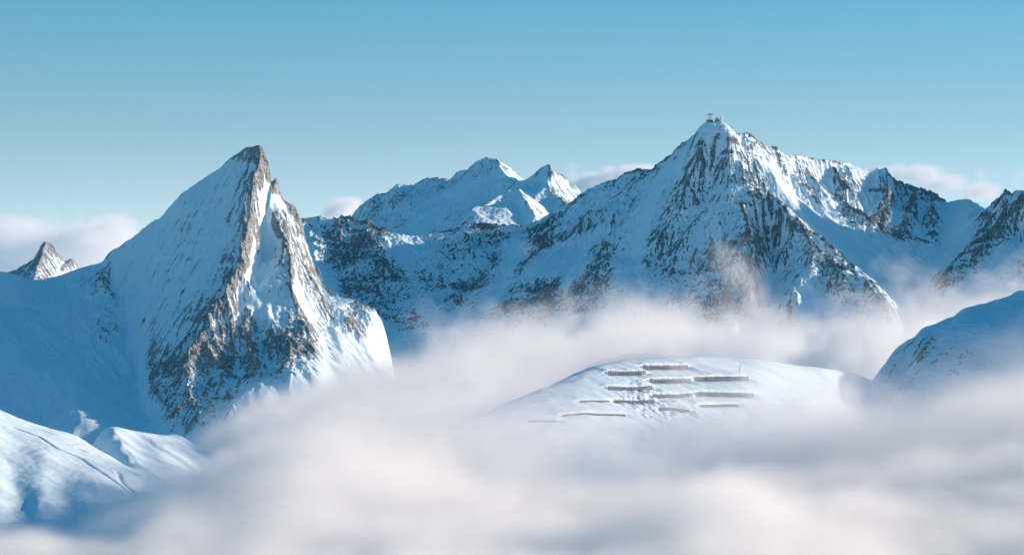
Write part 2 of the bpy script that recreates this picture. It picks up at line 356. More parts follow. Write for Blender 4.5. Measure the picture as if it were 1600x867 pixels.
LE = [skC, skE, back(skC,300,330), back(skE,300,330),
  [('w',930,5500,230,.6,.6),('w',1060,5540,300,.6,.6),('w',1110,5600,350,.6,.6),('w',1150,5700,405,.6,.6),('w',1150,5900,405,.6,.6),('w',1100,6050,360,.6,.6)],  # added ridge out of view, shaped to cast shadow over headwall and couloir
  [('w',960,5640,120,.4,.4),('w',990,5760,200,.4,.4),('w',990,5900,240,.4,.4)],
  # middle ridge
  [(480,375,5780,0.15),(497,430,5640,0.10),(515,480,5490,0.10)],
  [(534,338,5862,0.9),(512,370,5800,0.9),(508,395,5750,0.92),(535,425,5660,0.95),(555,470,5530,0.92),(575,520,5400,0.30)],
  [(592,353,5845,0.9),(600,400,5700,0.92),(596,450,5590,0.82),(610,500,5450,0.72)],
  [(619,364,5845,0.30),(605,383,5780,0.30),(617,391,5755,0.10),(645,384,5775,0.10),(662,377,5832,0.40)],
  [(617,391,5755,0.10),(640,430,5650,0.72),(645,475,5520,0.40),(641,503,5430,0.72),(655,525,5370,0.35),(682,560,5270,0.10)],
  [(702,358,5862,0.82),(700,400,5740,0.72),(688,450,5600,0.72),(680,490,5480,0.40),(700,520,5350,0.10)],
  [(730,348,5880,0.92),(728,390,5760,0.72),(715,430,5660,0.40)],
  [(775,374,5850,0.92),(772,408,5720,0.92),(745,440,5620,0.95),(708,482,5490,0.92)],
  [(800,385,5760,0.20),(800,410,5670,0.10),(785,445,5560,0.15),(765,480,5440,0.30),(740,502,5360,0.30)],
  [(848,339,5890,0.82),(850,365,5740,0.82),(835,395,5640,0.92),(812,418,5570,0.72)],
  [(862,392,5620,0.10),(840,420,5520,0.10),(830,436,5470,0.82),(812,460,5420,0.9),(800,500,5330,0.72)],
  [(900,340,5720,0.30),(905,390,5570,0.05),(890,425,5460,0.05),(878,448,5400,0.05)],
  [(830,436,5470,0.82),(868,445,5430,0.92),(885,460,5370,0.9),(880,478,5300,0.92),(860,500,5260,0.72)],
  [(945,282,5810,0.40),(935,320,5690,0.45),(905,345,5640,0.72),(880,375,5610,0.45)],
  [(1016,264,5720,.5),(1010,300,5620,.35),(985,338,5560,.4),(964,357,5530,.5),(944,385,5475,.8),(936,408,5430,.8),(948,450,5340,.6)],
  [(1086,206,5600,.3),(1075,235,5590,.1),(1048,272,5560,.1),(1020,312,5520,.1),(1006,350,5480,.05),(992,400,5420,.05),(975,425,5365,.1)],
  [(1105,191,5562,.2),(1099,239,5535,.3),(1066,285,5500,.8),(1045,318,5470,.85),(1032,351,5440,.75),(1024,392,5395,.7),(1020,417,5360,.6),(1012,450,5290,.4)],
  [(1020,417,5360,.7),(990,455,5290,.3),(958,485,5230,.3),(920,515,5180,.3),(883,535,5140,.3),(840,560,5090,.2),(790,590,5030,.0)],
  [(1132,300,5442,.5),(1115,360,5380,.48),(1090,420,5315,.6),(1075,465,5250,.6),(1080,520,5170,.2)],
  # main arete
  [(1128,191,5540,.2),(1133,200,5534,.3),(1140,222,5513,.5),(1146,245,5486,.6),(1148,272,5457,.65),(1158,309,5415,.7),(1170,338,5378,.75),(1179,376,5332,.8),(1177,409,5290,.85),(1189,442,5248,1),(1170,471,5205,.95),(1153,494,5170,.8),(1140,525,5120,.2)],
  # chute
  [(1153,213,5545,.5),(1158,243,5535,.4),(1176,290,5492,.8),(1196,340,5440,.95),(1207,395,5385,.8),(1203,440,5325,.2),(1190,485,5250,.1),(1180,530,5170,0)],
  # second crest
  [(1161,208,5560,.8),(1165,232,5528,.6),(1176,262,5484,.7),(1198,300,5432,.7),(1225,330,5390,.8),(1250,352,5360,.9),(1270,375,5330,.9),(1297,396,5300,.9),(1312,415,5280,.8),(1325,425,5262,.4),(1352,435,5240,.5),(1383,467,5185,.8),(1390,498,5125,.4)],
  [(1183,216,5582,.6),(1205,262,5560,.3),(1230,300,5520,.05),(1270,350,5462,0),(1330,400,5392,0),(1380,440,5330,0),(1420,485,5270,0)],
  [(1270,375,5330,.9),(1262,410,5280,.85),(1255,438,5245,.3),(1240,451,5222,.3),(1236,470,5200,.7),(1230,500,5185,.6)],
  [(1312,415,5280,.8),(1302,440,5250,.6),(1312,470,5205,.5),(1345,492,5150,.4)],
  [(1228,462,5232,.3),(1240,451,5222,.3),(1254,464,5216,.1)],
  # headwall ribs and gullies
  [(1230,237,5650,.3),(1232,270,5610,.75),(1240,300,5570,.3)],
  [(1258,239,5700,.3),(1258,275,5650,.85),(1275,312,5590,.7)],
  [(1297,247,5750,.3),(1288,285,5706,.3),(1300,325,5612,.3),(1308,352,5560,.3)],
  [(1328,253,5780,.3),(1318,285,5700,.95),(1325,325,5630,.95),(1335,358,5560,.6)],
  [(1360,259,5800,.3),(1352,300,5745,.3),(1348,345,5640,.1)],
  [(1383,263,5812,.5),(1388,300,5710,1),(1368,340,5625,.95),(1360,362,5570,.5)],
  [(1399,278,5822,.8),(1408,318,5765,.4),(1396,350,5650,.2)],
  [(1430,290,5830,.8),(1424,330,5700,.95),(1410,365,5610,.9),(1412,385,5560,.3)],
  [(1448,296,5830,.7),(1440,340,5740,.4),(1436,370,5630,.2)],
  [(1462,302,5829,.7),(1455,345,5690,.9),(1458,380,5590,.6)],
  [(1481,314,5820,.4),(1480,350,5700,.1),(1478,390,5560,.05),(1440,430,5430,.15),(1430,480,5290,.0)],
  [(1308,352,5560,.3),(1335,358,5560,.6),(1370,400,5490,.05),(1400,440,5400,.25),(1415,470,5320,.1)],
  [(1513,306,5780,.2),(1512,345,5640,.05),(1500,385,5530,.05),(1475,420,5400,.05)],
  [(1556,314,5640,.8),(1540,352,5550,.85),(1520,378,5480,.85),(1492,402,5400,.85),(1476,426,5340,.8),(1482,445,5300,.5),(1465,490,5225,.0)],
  [(1575,302,5560,.8),(1575,345,5480,.9),(1545,385,5400,.8),(1515,418,5340,.6),(1515,460,5260,0)],
  [(1600,370,5430,.5),(1565,405,5370,.1),(1545,450,5290,0)],
  [(1640,380,5380,.8),(1600,408,5340,.7),(1566,430,5300,.5),(1560,460,5250,0)],
  [(420,560,5350,0),(520,560,5300,0),(600,575,5250,0),(690,560,5190,0),(760,560,5100,0),(850,560,5050,0),(1000,560,4960,0),(1080,560,4960,0),(1150,570,5000,0),(1250,545,5140,0),(1360,545,5050,0),(1430,520,5180,0),(1540,500,5180,0),(1700,500,5200,0),(1900,450,5100,0)],
  [(400,760,4950,0),(800,740,4850,0),(1200,740,4850,0),(1600,740,4850,0),(1950,740,4850,0)],
]
def summit_pad(X, Y, H):
    cx, cy, cz = P(1116, 190.5, 5538)
    d = np.maximum(np.abs(X-cx)-13.5, 0)**2 + np.maximum(np.abs(Y-cy)-7, 0)**2
    pad = cz - np.sqrt(d)*0.74
    m = sstep(-8, 3, pad-H)*(1-sstep(8, 60, np.sqrt(d)))
    return H*(1-m)+np.maximum(pad, H-3)*m
obE, fE = massif('snowy_massif_terrain', LE, (-440,1330,4930,6180), 1.15, M_mid, seed=11, amp=16, wav=64, stripew=.22, warp=6, disp=3.0, thr=-.09, extra=summit_pad,
     label='long snowy massif rising to the summit station and round a cirque')

# ------------------------------------------------------------------ distant peaks
skD = fill([(500,400,9300,.3),(530,360,9300,.4),(548,339,9250,.4),(564,320),(588,303),(602,303,9200,.5),(612,291),(622,288),(633,294),(649,289),(664,279,9150,.5),(682,277),(702,281),(716,267,9100,.5),(730,265),(747,251),(761,246,9020,.5),(776,248,9000,.4),(792,258,9050,.3),(806,272),(820,282,9100,.3),
   (837,274,9000,.4),(846,263),(852,257,8900,.5),(859,257,8880,.5),(875,270),(893,286,8950,.4),(908,301,9000,.4),(940,340,9000,.4),(990,380,9000,.4)])
LD = [skD, back(skD,500,200),
  [(776,248,9000,.4),(783,262,8930,.3),(792,275,8870,.3),(800,284,8830,.4),(780,305,8740,.4),(745,330,8600,.4),(720,370,8400,.3)],
  [(820,282,9100,.3),(812,290,8900,.1),(790,310,8800,.2),(770,340,8600,.2)],
  [(852,257,8900,.5),(858,280,8790,.3),(862,300,8720,.5),(885,318,8600,.5),(900,340,8500,.4)],
  [(846,285,8840,.1),(835,305,8700,.1),(850,330,8600,.3)],
  [(702,281,9120,.5),(690,310,8950,.2),(680,340,8780,.3),(672,370,8600,.3)],
  [(649,289,9170,.5),(640,310,9050,.5),(650,340,8850,.2),(655,375,8600,.2)],
  [(602,303,9200,.5),(615,330,9000,.5),(635,360,8750,.4),(640,390,8500,.3)],
  [(564,320,9230,.4),(575,350,9000,.4),(600,380,8700,.3)],
  [(450,420,8300,0),(600,440,8200,0),(700,430,8100,0),(850,430,8100,0),(1000,430,8300,0)],
  [(450,560,7800,0),(1000,560,7800,0)]]
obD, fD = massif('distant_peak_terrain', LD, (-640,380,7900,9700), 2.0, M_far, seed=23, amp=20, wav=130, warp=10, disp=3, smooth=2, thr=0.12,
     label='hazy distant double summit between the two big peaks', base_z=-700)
skD2 = fill([(640,420,7700,.3),(680,385,7750,.3),(702,356,7800,.3),(718,342),(737,323,7850,.4),(750,324),(778,315,7900,.3),(790,307),(797,300,7930,.3),(811,293,7950,.3),(834,310,8000,.3),(858,331,8050,.3),(880,355,8050,.3),(930,400,8050,.3)])
LD2 = [skD2, back(skD2,400,260),
  [(778,315,7900,.3),(786,325,7840,.3),(793,342,7770,.3),(799,360,7700,.3),(790,390,7600,.2)],
  [(797,300,7930,.3),(800,315,7905,.1),(812,335,7830,.1),(820,365,7720,.1)],
  [(811,293,7950,.3),(820,310,7870,.3),(832,330,7800,.4),(845,355,7730,.3)],
  [(737,323,7850,.4),(740,350,7700,.4),(730,390,7550,.3)],
  [(600,470,7300,0),(780,470,7200,0),(950,470,7300,0)],[(600,640,7000,0),(950,640,7000,0)]]
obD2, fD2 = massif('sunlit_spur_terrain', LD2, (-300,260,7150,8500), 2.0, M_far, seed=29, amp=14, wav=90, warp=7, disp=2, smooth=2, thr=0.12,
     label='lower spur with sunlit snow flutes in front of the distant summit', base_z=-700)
skB = fill([(-60,470,7000,.5),(20,450,7000,.5),(40,424,7000,.6),(48,412),(57,395),(66,382),(73,377,6980,.9),(80,380),(88,388),(97,398),(103,408,7010,.7),(111,403),(118,405,7020,.7),(124,415),(140,440,7040,.5),(200,470,7060,.3)])
LB = [skB, back(skB,300,200),
  [(73,377,6980,.9),(66,398,6900,.9),(56,420,6830,.9),(50,445,6760,.8)],
  [(103,408,7010,.7),(90,425,6910,.3),(80,445,6830,.3)],
  [(-60,520,6500,0),(200,520,6500,0)],[(-60,620,6200,0),(200,620,6200,0)]]
obB, fB = massif('small_peak_terrain', LB, (-1120,-850,6400,7350), 1.6, M_left, seed=31, amp=8, wav=50, warp=4, disp=2, thr=0.25,
     label='small sharp rock peak poking over the snow saddle at far left', base_z=-300)

# ------------------------------------------------------------------ near snow hills
skG = fill([(1330,640,2860,0),(1370,570,2900,.05),(1395,536,2930,.1),(1434,514),(1450,504,2955,.35),(1473,494,2975,.2),(1487,486),(1502,481,3000,.15),(1532,470),(1548,464,3020,.3),(1565,459),(1600,449,3050,.15),(1660,425,3100,.1)])
LG = [skG, back(skG,300,250,0),
  [('w',760,2700,-20,.1,.1),('w',740,2840,70,.1,.1),('w',740,2930,92,.1,.1),('w',740,2985,130,.1,.1),('w',740,3150,150,.1,.1)],  # unseen ridge added on the right, heights set to keep this hill shaded
  [(1473,494,2975,.2),(1450,530,2890,.6),(1430,580,2800,.5),(1410,650,2700,0)],
  [(1532,470,3010,.15),(1520,510,2900,.35),(1500,570,2800,.55),(1490,640,2700,0)],
  [(1600,449,3050,.1),(1600,520,2880,.1),(1600,600,2750,.0)],
  [(1350,760,2600,0),(1500,760,2600,0),(1850,760,2600,0)]]
obG, fG = massif('shaded_snow_hill', LG, (290,860,2620,3450), 1.4, M_snow, seed=41, amp=9, wav=60, warp=8, disp=1.2, smooth=4, snow_amp=1.1, thr=0.12,
     label='smooth shaded snow hill rising out of the cloud at right', base_z=-300)

skH = fill([(560,760,2350,0),(627,699,2390,0),(665,669),(682,650,2430,0),(733,642,2460,0),(754,627),(805,610,2500,0),(822,604),(864,583),(895,566,2565,0),(920,554),(969,545,2620,0),(1018,544),(1056,540,2665,0),(1081,542),(1116,545),(1200,551,2735,0),(1252,554),(1287,557),(1308,559,2790,0),(1345,568,2805,0),(1390,592,2815,0),(1450,640,2820,0),(1540,720,2820,0)])
LH = [skH, back(skH,220,260,0),
  [(733,642,2460,0),(760,670,2420,0),(800,720,2360,0)],
  [(895,566,2565,0),(860,620,2480,0),(830,680,2390,0)],
  [(920,554,2590,0),(930,600,2520,0),(930,640,2470,0),(940,700,2390,0)],
  [(1018,544,2645,0),(1010,600,2555,0),(1012,640,2510,0),(1005,700,2440,0)],
  [(1081,542,2680,0),(1095,600,2590,0),(1110,650,2530,0),(1110,720,2440,0)],
  [(1200,551,2735,0),(1200,600,2640,0),(1200,660,2570,0)],
  [(1310,560,2790,0),(1290,600,2720,0),(1290,660,2640,0)],
  [(560,900,2150,0),(1000,900,2200,0),(1400,900,2250,0)]]
ROWS = [((1002,570),(1072,570),1.0),((948,579),(1007,580),.95),((1083,588),(1167,588),1.0),((1013,590.5),(1077,591.5),.95),((948,602),(1016,601.5),.8),((1018,613),(1079,613),.8),((1086,610.5),(1175,611.5),1),
        ((958,621),(1018,621.5),.7),((1028,632),(1074,636),.7),((904,623),(950,622),.4),((876,645),(974,643),.45),((824,655),(868,653),.35),((1092,629),(1150,627),.6)]

def near_surface(f, px, py, Ymin, Ymax):
    """first point where the view ray of a photo pixel meets a height field"""
    X, Y, H = f
    x0 = X[0,0]; y0 = Y[0,0]; st = X[0,1]-X[0,0]
    Ys = np.arange(Ymin, Ymax, 0.5)
    xs = (px-CX)/F*Ys; zs = (HZ-py)/F*Ys
    h = bilinear(H, (xs-x0)/st, (Ys-y0)/st)
    k = np.argmax(h >= zs)
    return xs[k], Ys[k], h[k]
ROWPTS = []
def terraces(X, Y, H):
    f = (X, Y, H); wob = fbm2(X/9, Y/9, 3, 77); big = fbm2(X/30, Y/14, 4, 78)
    for (a, b, dth) in ROWS:
        A_ = near_surface(f, a[0], a[1]+2.5, 2300, 2900); B_ = near_surface(f, b[0], b[1]+2.5, 2300, 2900)
        ROWPTS.append((tuple(float(v) for v in A_), tuple(float(v) for v in B_), dth))
    D = np.zeros_like(H)
    for (A_, B_, dth) in ROWPTS:
        ux, uy = B_[0]-A_[0], B_[1]-A_[1]; L_ = math.hypot(ux, uy); ux /= L_; uy /= L_
        along = (X-A_[0])*ux+(Y-A_[1])*uy; s = (X-A_[0])*uy-(Y-A_[1])*ux + wob*.4
        win = sstep(-7, 1.5, along)*(1-sstep(L_-1.5, L_+7, along))
        up = np.where(s < 0, np.exp(s/11)*2.0, 0); dn = np.where(s >= 0, -3.2*np.exp(-s/7)*np.minimum(1,(s+.6)/1.5), 0)
        D = D + win*dth*(up+dn)*(1+.35*wob)
    cx, cy, cz = near_surface(f, 1015, 625, 2300, 2900)
    rough_ = np.exp(-((X-cx)/26)**2-((Y-cy)/30)**2)
    return H + D + big*1.2 + rough_*(fbm2(X/8, Y/5, 4, 79, ridged=True)*2.6-1.5)
obH, fH = massif('barrier_knoll_terrain', LH, (-170,480,2200,3060), 0.95, M_snow, seed=43, amp=1.6, wav=45, warp=5, disp=0, smooth=9, snow_amp=.8, thr=-2, extra=terraces,
     label='rounded snow knoll carrying rows of avalanche barriers', base_z=-300)

skI = fill([(-90,600,2400,0),(0,636,2400,0),(21,645),(53,656),(78,666),(103,673,2380,0),(120,675),(136,686),(149,694,2362,0),(200,722,2340,0),(260,748,2320,0),(330,790,2290,0),(400,860,2260,0)])
LI = [skI, back(skI,60,60,0),
  [(-90,620,2330,0),(0,656,2338,0),(39,673,2328,0),(80,692),(127,714,2288,0),(160,736),(184,753,2250,0),(212,779,2225,0),(240,810,2200,0)],
  [(-90,620,2330,0),(-100,700,2250,0),(-110,790,2150,0)],
  [(-12,695,2262,0),(0,760,2165,0),(8,830,2080,0)],
  [(24,700,2276,0),(26,750,2210,0),(30,800,2150,0)],
  [(60,705,2264,0),(58,760,2172,0),(72,825,2085,0)],
  [(96,722,2260,0),(98,770,2192,0),(100,815,2125,0)],
  [(140,738,2240,0),(150,785,2165,0),(160,840,2090,0)],
  [(-90,900,1900,0),(200,900,2000,0),(450,900,2150,0)]]
LI = [fill(l) for l in LI]
def near_poly(f, pts, a, b):
    q = [near_surface(f, p[0], p[1], a, b) for p in pts]
    q = [v for v in q if v[1] > a+5]
    m = np.median([v[1] for v in q])
    return [v for v in q if abs(v[1]-m) < 110]
def seg_dist(X, Y, pts):
    D = np.full_like(X, 1e9)
    for p, q in zip(pts[:-1], pts[1:]):
        ux, uy = q[0]-p[0], q[1]-p[1]; L2 = ux*ux+uy*uy+1e-6
        t = np.clip(((X-p[0])*ux+(Y-p[1])*uy)/L2, 0, 1)
        D = np.minimum(D, np.hypot(X-p[0]-t*ux, Y-p[1]-t*uy))
    return D
def cracks(X, Y, H):
    f = (X, Y, H); wob = fbm2(X/7, Y/7, 3, 91)
    for pts, w_, dp in (([(20,666),(39,674),(60,682),(95,702),(127,716),(155,735),(184,754),(200,767),(212,781)],1.5,2.6),
                   ([(120,700),(149,712),(185,728),(215,742)],1.0,1.6),([(184,738),(190,752),(204,764),(216,780)],2.0,2.2),([(60,670),(100,684),(140,700)],.9,1.2)):
        d = seg_dist(X, Y, near_poly(f, pts, 1990, 2600))
        H = H - .6*dp*np.exp(-((d+wob*.8)/w_)**2)
    return H + fbm2(X/34, Y/34, 3, 92)*1.0 + fbm2(X/6, Y/9, 4, 93)*.35
obI, fI = massif('foreground_snow_slope', LI, (-450,-150,1960,2640), .9, M_snow, seed=47, amp=3.5, wav=55, warp=4, disp=0, smooth=3.5, snow_amp=.9, thr=-1.2, extra=cracks,
     label='sunlit snow slope with a cracked crest in the lower left corner', base_z=-240)
skI2 = fill([(60,900,2450,0),(110,800,2470,0),(132,710,2480,0),(149,662,2492,0),(160,657),(173,656,2500,0),(191,663),(209,673,2505,0),(241,676,2510,.2),(249,684,2512,.1),(251,674,2530,.1),(276,666,2560,.1),(294,680,2560,.1),(312,700,2560,0),(350,715,2560,.1),(420,760,2540,0)])
LI2 = [skI2, back(skI2,120,120,0),
  [(173,656,2500,0),(180,690,2440,0),(200,720,2390,0)],[(241,676,2510,.2),(250,710,2440,0),(270,740,2390,0)],
  [(209,673,2505,0),(222,705,2460,0),(236,735,2400,0)],
  [(276,666,2560,.1),(290,710,2480,.1),(300,740,2420,0)],
  [(60,880,2200,0),(250,860,2250,0),(450,880,2250,0)]]
LI2 = [fill(l) for l in LI2]
obI2, fI2 = massif('snow_hummock_terrain', LI2, (-385,-160,2240,2760), .9, M_snow, seed=53, amp=5, wav=36, warp=4, disp=0, smooth=4, snow_amp=.9, thr=-.55,
     label='sunlit hummocks of snow behind the lower left slope', base_z=-240)

# ------------------------------------------------------------------ built things
import bmesh
from mathutils import Matrix
def plain(name, col, rough=0.6, metal=0.0, var=0.25, scale=1.5, frost=0.0):
    m = bpy.data.materials.new(name); m.use_nodes = True; nt = m.node_tree; b = nt.nodes['Principled BSDF']
    n = nt.nodes.new('ShaderNodeTexNoise'); n.inputs['Scale'].default_value = scale; n.inputs['Detail'].default_value = 5
    tc = nt.nodes.new('ShaderNodeTexCoord'); nt.links.new(tc.outputs['Object'], n.inputs['Vector'])
    r = nt.nodes.new('ShaderNodeValToRGB'); nt.links.new(n.outputs[0], r.inputs[0])
    lo = tuple(c*(1-var) for c in col); hi = tuple(min(1,c*(1+var)) for c in col)
    r.color_ramp.elements[0].position = 0.35; r.color_ramp.elements[0].color = (*lo,1)
    r.color_ramp.elements[1].position = 0.6; r.color_ramp.elements[1].color = (*hi,1)
    if frost:
        e = r.color_ramp.elements.new(0.62+0.1*(1-frost)); e.color = (*SNOW,1)
    nt.links.new(r.outputs[0], b.inputs['Base Color']); b.inputs['Roughness'].default_value = rough; b.inputs['Metallic'].default_value = metal
    return m
M_steel = plain('weathered_steel', (0.025,0.03,0.04), 0.7, 0.0, 0.35, 0.8)
M_rime = plain('rimed_steel', (0.62,0.62,0.62), 0.8, 0, 0.25, 0.6)
M_conc = plain('summit_concrete', (0.16,0.17,0.19), 0.85, 0, 0.25, 0.3)
M_cladding = plain('grey_cladding', (0.30,0.33,0.37), 0.6, 0, 0.2, 0.4)
M_glass = plain('dark_glass', (0.03,0.04,0.05), 0.15, 0, 0.1, 1)
M_white = plain('white_paint', (0.78,0.78,0.76), 0.5, 0, 0.06, 0.5)

def bbeam(bm, a, b, w, h=None):
    """square beam from a to b"""
    a = Vector(a); b = Vector(b); h = h or w
    d = b-a; L = d.length
    if L < 1e-4: return
    rot = d.to_track_quat('X','Z').to_matrix().to_4x4()
    M = Matrix.Translation((a+b)/2) @ rot @ Matrix.Diagonal((L, w, h, 1))
    bmesh.ops.create_cube(bm, size=1, matrix=M)
def bbox(bm, lo, hi):
    c = [(l+h)/2 for l,h in zip(lo,hi)]; s = [h-l for l,h in zip(lo,hi)]
    bmesh.ops.create_cube(bm, size=1, matrix=Matrix.Translation(c) @ Matrix.Diagonal((*s,1)))
def bcyl(bm, a, b, r1, r2=None, seg=14):
    a = Vector(a); b = Vector(b); d = b-a
    M = Matrix.Translation((a+b)/2) @ d.to_track_quat('Z','Y').to_matrix().to_4x4()
    bmesh.ops.create_cone(bm, cap_ends=True, segments=seg, radius1=r1, radius2=r1 if r2 is None else r2, depth=d.length, matrix=M)
def part(name, bm, mat, parent=None, bevel=0.0, smooth=False, label=None):
    if bevel: bmesh.ops.bevel(bm, geom=bm.edges[:], offset=bevel, segments=1, affect='EDGES')
    me = bpy.data.meshes.new(name); bm.to_mesh(me); bm.free(); me.materials.append(mat)
    if smooth: me.polygons.foreach_set('use_smooth', [True]*len(me.polygons))
    ob = bpy.data.objects.new(name, me); COL.objects.link(ob); ob.parent = parent
    if label: ob['label'] = label
    return ob
def thing(name, label, cat, loc, rotz=0.0, group=None):
    o = bpy.data.objects.new(name, None); COL.objects.link(o); o.location = loc; o.rotation_euler = (0,0,rotz)
    o['label'] = label; o['category'] = cat; o.empty_display_size = 1
    if group: o['group'] = group
    return o
NB = bmesh.new

# avalanche barriers, row by row, on the knoll
BL = ['topmost barrier row, short and dark, just under the rounded crest of the knoll',
 'second barrier row from the top, at its left end, beside the topmost row',
 'upper of the two long barrier rows on the right, below the thin mast',
 'barrier row right under the topmost one, with a blue snow hollow beneath',
 'half-buried faint barrier row on the left, below the second row',
 'lower barrier row in the middle column, above a deep blue hollow',
 'lower of the two long barrier rows on the right side',
 'ragged barrier row left of centre among wind-carved snow',
 'lowest barrier row of the middle column, half lost in the hollow',
 'very faint short barrier row at left, level with the ragged row',
 'long faint barrier line low on the sunlit left shoulder',
 'lowest and most distant left barrier row, barely showing through the mist',
 'faint barrier row in the mist below the two long right rows']
rng = random.Random(5)
XH, YH, HH = fH
def hH(x, y):
    st = XH[0,1]-XH[0,0]
    return float(bilinear(HH, np.array([(x-XH[0,0])/st]), np.array([(y-YH[0,0])/st]))[0])
for i, (A_, B_, depth_) in enumerate(ROWPTS):
    n = max(6, int(round((Vector(B_)-Vector(A_)).length/2.6)))
    hgt = 3.7*depth_
    t = thing('avalanche_barrier', BL[i], 'avalanche barrier', A_, 0, 'avalanche barriers on the snow knoll')
    P0 = Vector((A_[0],A_[1],0)); P1 = Vector((B_[0],B_[1],0)); org = Vector(A_)
    feet = []; dd_ = (P1-P0).normalized(); off_ = Vector((dd_.y,-dd_.x,0))*2.0
    for k in range(n+1):
        q = P0.lerp(P1, k/n) + off_; q.y += rng.uniform(-.15,.15)
        feet.append(Vector((q.x, q.y-0.5, hH(q.x, q.y-2.0)-0.5)) - org)
    # level the heads a little
    zs = np.array([f.z for f in feet]); zs = np.convolve(np.pad(zs,2,'edge'), np.ones(5)/5, 'valid')
    for k, f in enumerate(feet):
        f.z = min(f.z, zs[k]); head = Vector((f.x, f.y+0.9, zs[k]+hgt+0.5))
        bm = NB(); bbeam(bm, f, head, 0.4, 0.4); part('post', bm, M_steel, t)
        mid = f.lerp(head, 0.75); foot = Vector((f.x, f.y-2.6, f.z-1.2))
        bm = NB(); bbeam(bm, foot, mid, 0.26, 0.26); part('strut', bm, M_steel, t)
    for c in range(5):
        fr_ = 0.34+0.165*c
        bm = NB()
        for k in range(n):
            a = feet[k].copy(); b = feet[k+1].copy()
            ha = Vector((a.x,a.y+0.9,zs[k]+hgt+0.5)); hb = Vector((b.x,b.y+0.9,zs[k+1]+hgt+0.5))
            bbeam(bm, a.lerp(ha,fr_)+Vector((0,.22,0)), b.lerp(hb,fr_)+Vector((0.04,.22,0)), 0.14, 0.34 if c < 4 else 0.55)
        part('crossbar', bm, M_steel, t)

# thin mast on the knoll
mx, my, mz = near_surface(fH, 1154.5, 584, 2300, 2900)
t = thing('weather_mast', 'thin leaning mast alone on the knoll, above the upper long right barrier row', 'mast', (mx,my,mz-0.3), 0)
bm = NB(); bcyl(bm, (0,0,0), (0.9,0,8.6), .13, .08, 10); part('pole', bm, M_steel, t)
bm = NB(); bbeam(bm, (.8,0,7.7), (2.5,0,7.3), .12); part('crossarm', bm, M_steel, t)
bm = NB(); bbox(bm, (2.1,-.25,6.6), (2.7,.25,7.2)); part('sensor_box', bm, M_steel, t, .05)
bm = NB(); bbox(bm, (.15,-.3,2.6), (.8,.3,3.6)); part('control_box', bm, M_steel, t, .05)

# summit station
XE, YE, HE = fE
def topE(x, y, r=7):
    st = float(XE[0,1]-XE[0,0]); i = int((x-XE[0,0])/st); j = int((y-YE[0,0])/st); k = int(r/st)
    return float(HE[j-k:j+k+1, i-k:i+k+1].max()), float(HE[j-k:j+k+1, i-k:i+k+1].min())
Ys = 5535.0
def sx(px): return (px-CX)*Ys/F
def sz(py): return (HZ-py)*Ys/F
hi_, lo_ = topE(sx(1109), Ys)
t = thing('summit_station', 'dark concrete terrace building on the summit, under the white rimed tower', 'station', (sx(1109),Ys,sz(191)), 0)
bm = NB(); bbox(bm, (-5.5,-5,-4), (5.6,6,1.4)); part('base', bm, M_conc, t, .15)
bm = NB(); bbox(bm, (-5.2,-4.4,1.4), (4.9,4,3.6)); part('wall', bm, M_conc, t, .1)
bm = NB(); bbox(bm, (-5.8,-5.2,3.6), (5.5,4.6,4.1)); part('roof', bm, M_white, t, .1)
for k in range(4):
    bm = NB(); bbox(bm, (-4.6+2.4*k,-4.55,2.0), (-3.0+2.4*k,-4.38,3.1)); part('window', bm, M_glass, t)
bm = NB()
for k in range(8): bcyl(bm, (-5.3+1.5*k,-4.9,1.4), (-5.3+1.5*k,-4.9,2.5), .06, seg=6)
bbeam(bm, (-5.4,-4.9,2.5), (5.4,-4.9,2.5), .09); part('railing', bm, M_steel, t)

t = thing('radio_tower', 'white rimed lattice tower with a cross arm, tallest thing on the summit', 'radio tower', (sx(1110),Ys+1.5,sz(191)+4.0), 0)
W_, H_ = 2.6, 10.5
for sx_, sy_ in ((-1,-1),(1,-1),(1,1),(-1,1)):
    bm = NB(); bbeam(bm, (sx_*W_,sy_*W_,-2), (sx_*W_*.7,sy_*W_*.7,H_), .55); part('leg', bm, M_rime, t)
bm = NB()
for k in range(4):
    z0_, z1_ = k*H_/4, (k+1)*H_/4; w0 = W_*(1-.3*k/4); w1 = W_*(1-.3*(k+1)/4)
    c0 = [(-w0,-w0),(w0,-w0),(w0,w0),(-w0,w0)]; c1 = [(-w1,-w1),(w1,-w1),(w1,w1),(-w1,w1)]
    for q in range(4):
        a = c0[q]; b = c1[(q+1)%4]; bbeam(bm, (a[0],a[1],z0_), (b[0],b[1],z1_), .3)
        a = c1[q]; bbeam(bm, (a[0],a[1],z1_), (b[0],b[1],z1_), .32)
part('bracing', bm, M_rime, t)
bm = NB(); bbox(bm, (-3.2,-2.6,H_-1.2), (3.0,2.6,H_-.7)); part('platform', bm, M_rime, t, .1)
bm = NB(); bbeam(bm, (-8.2,0,H_-1.9), (4.4,0,H_-1.9), .7, .7); part('crossarm', bm, M_steel, t, label='dark cross arm reaching out to the left')
for x_, z_, r_ in ((-7.2,H_-2.0,1.0),(-2.2,H_+.4,1.1),(3.3,H_-.2,1.3)):
    bm = NB(); bcyl(bm, (x_,-1.6,z_), (x_,-.9,z_), r_, r_*.55, 16); part('dish', bm, M_rime, t)
bm = NB(); bcyl(bm, (-2.6,0,H_-1), (-2.6,0,H_+3.2), .3, .16, 8); part('antenna', bm, M_steel, t)
bm = NB(); bcyl(bm, (1.4,0,H_-1), (1.4,0,H_+1.9), .35, .2, 8); part('antenna', bm, M_rime, t)

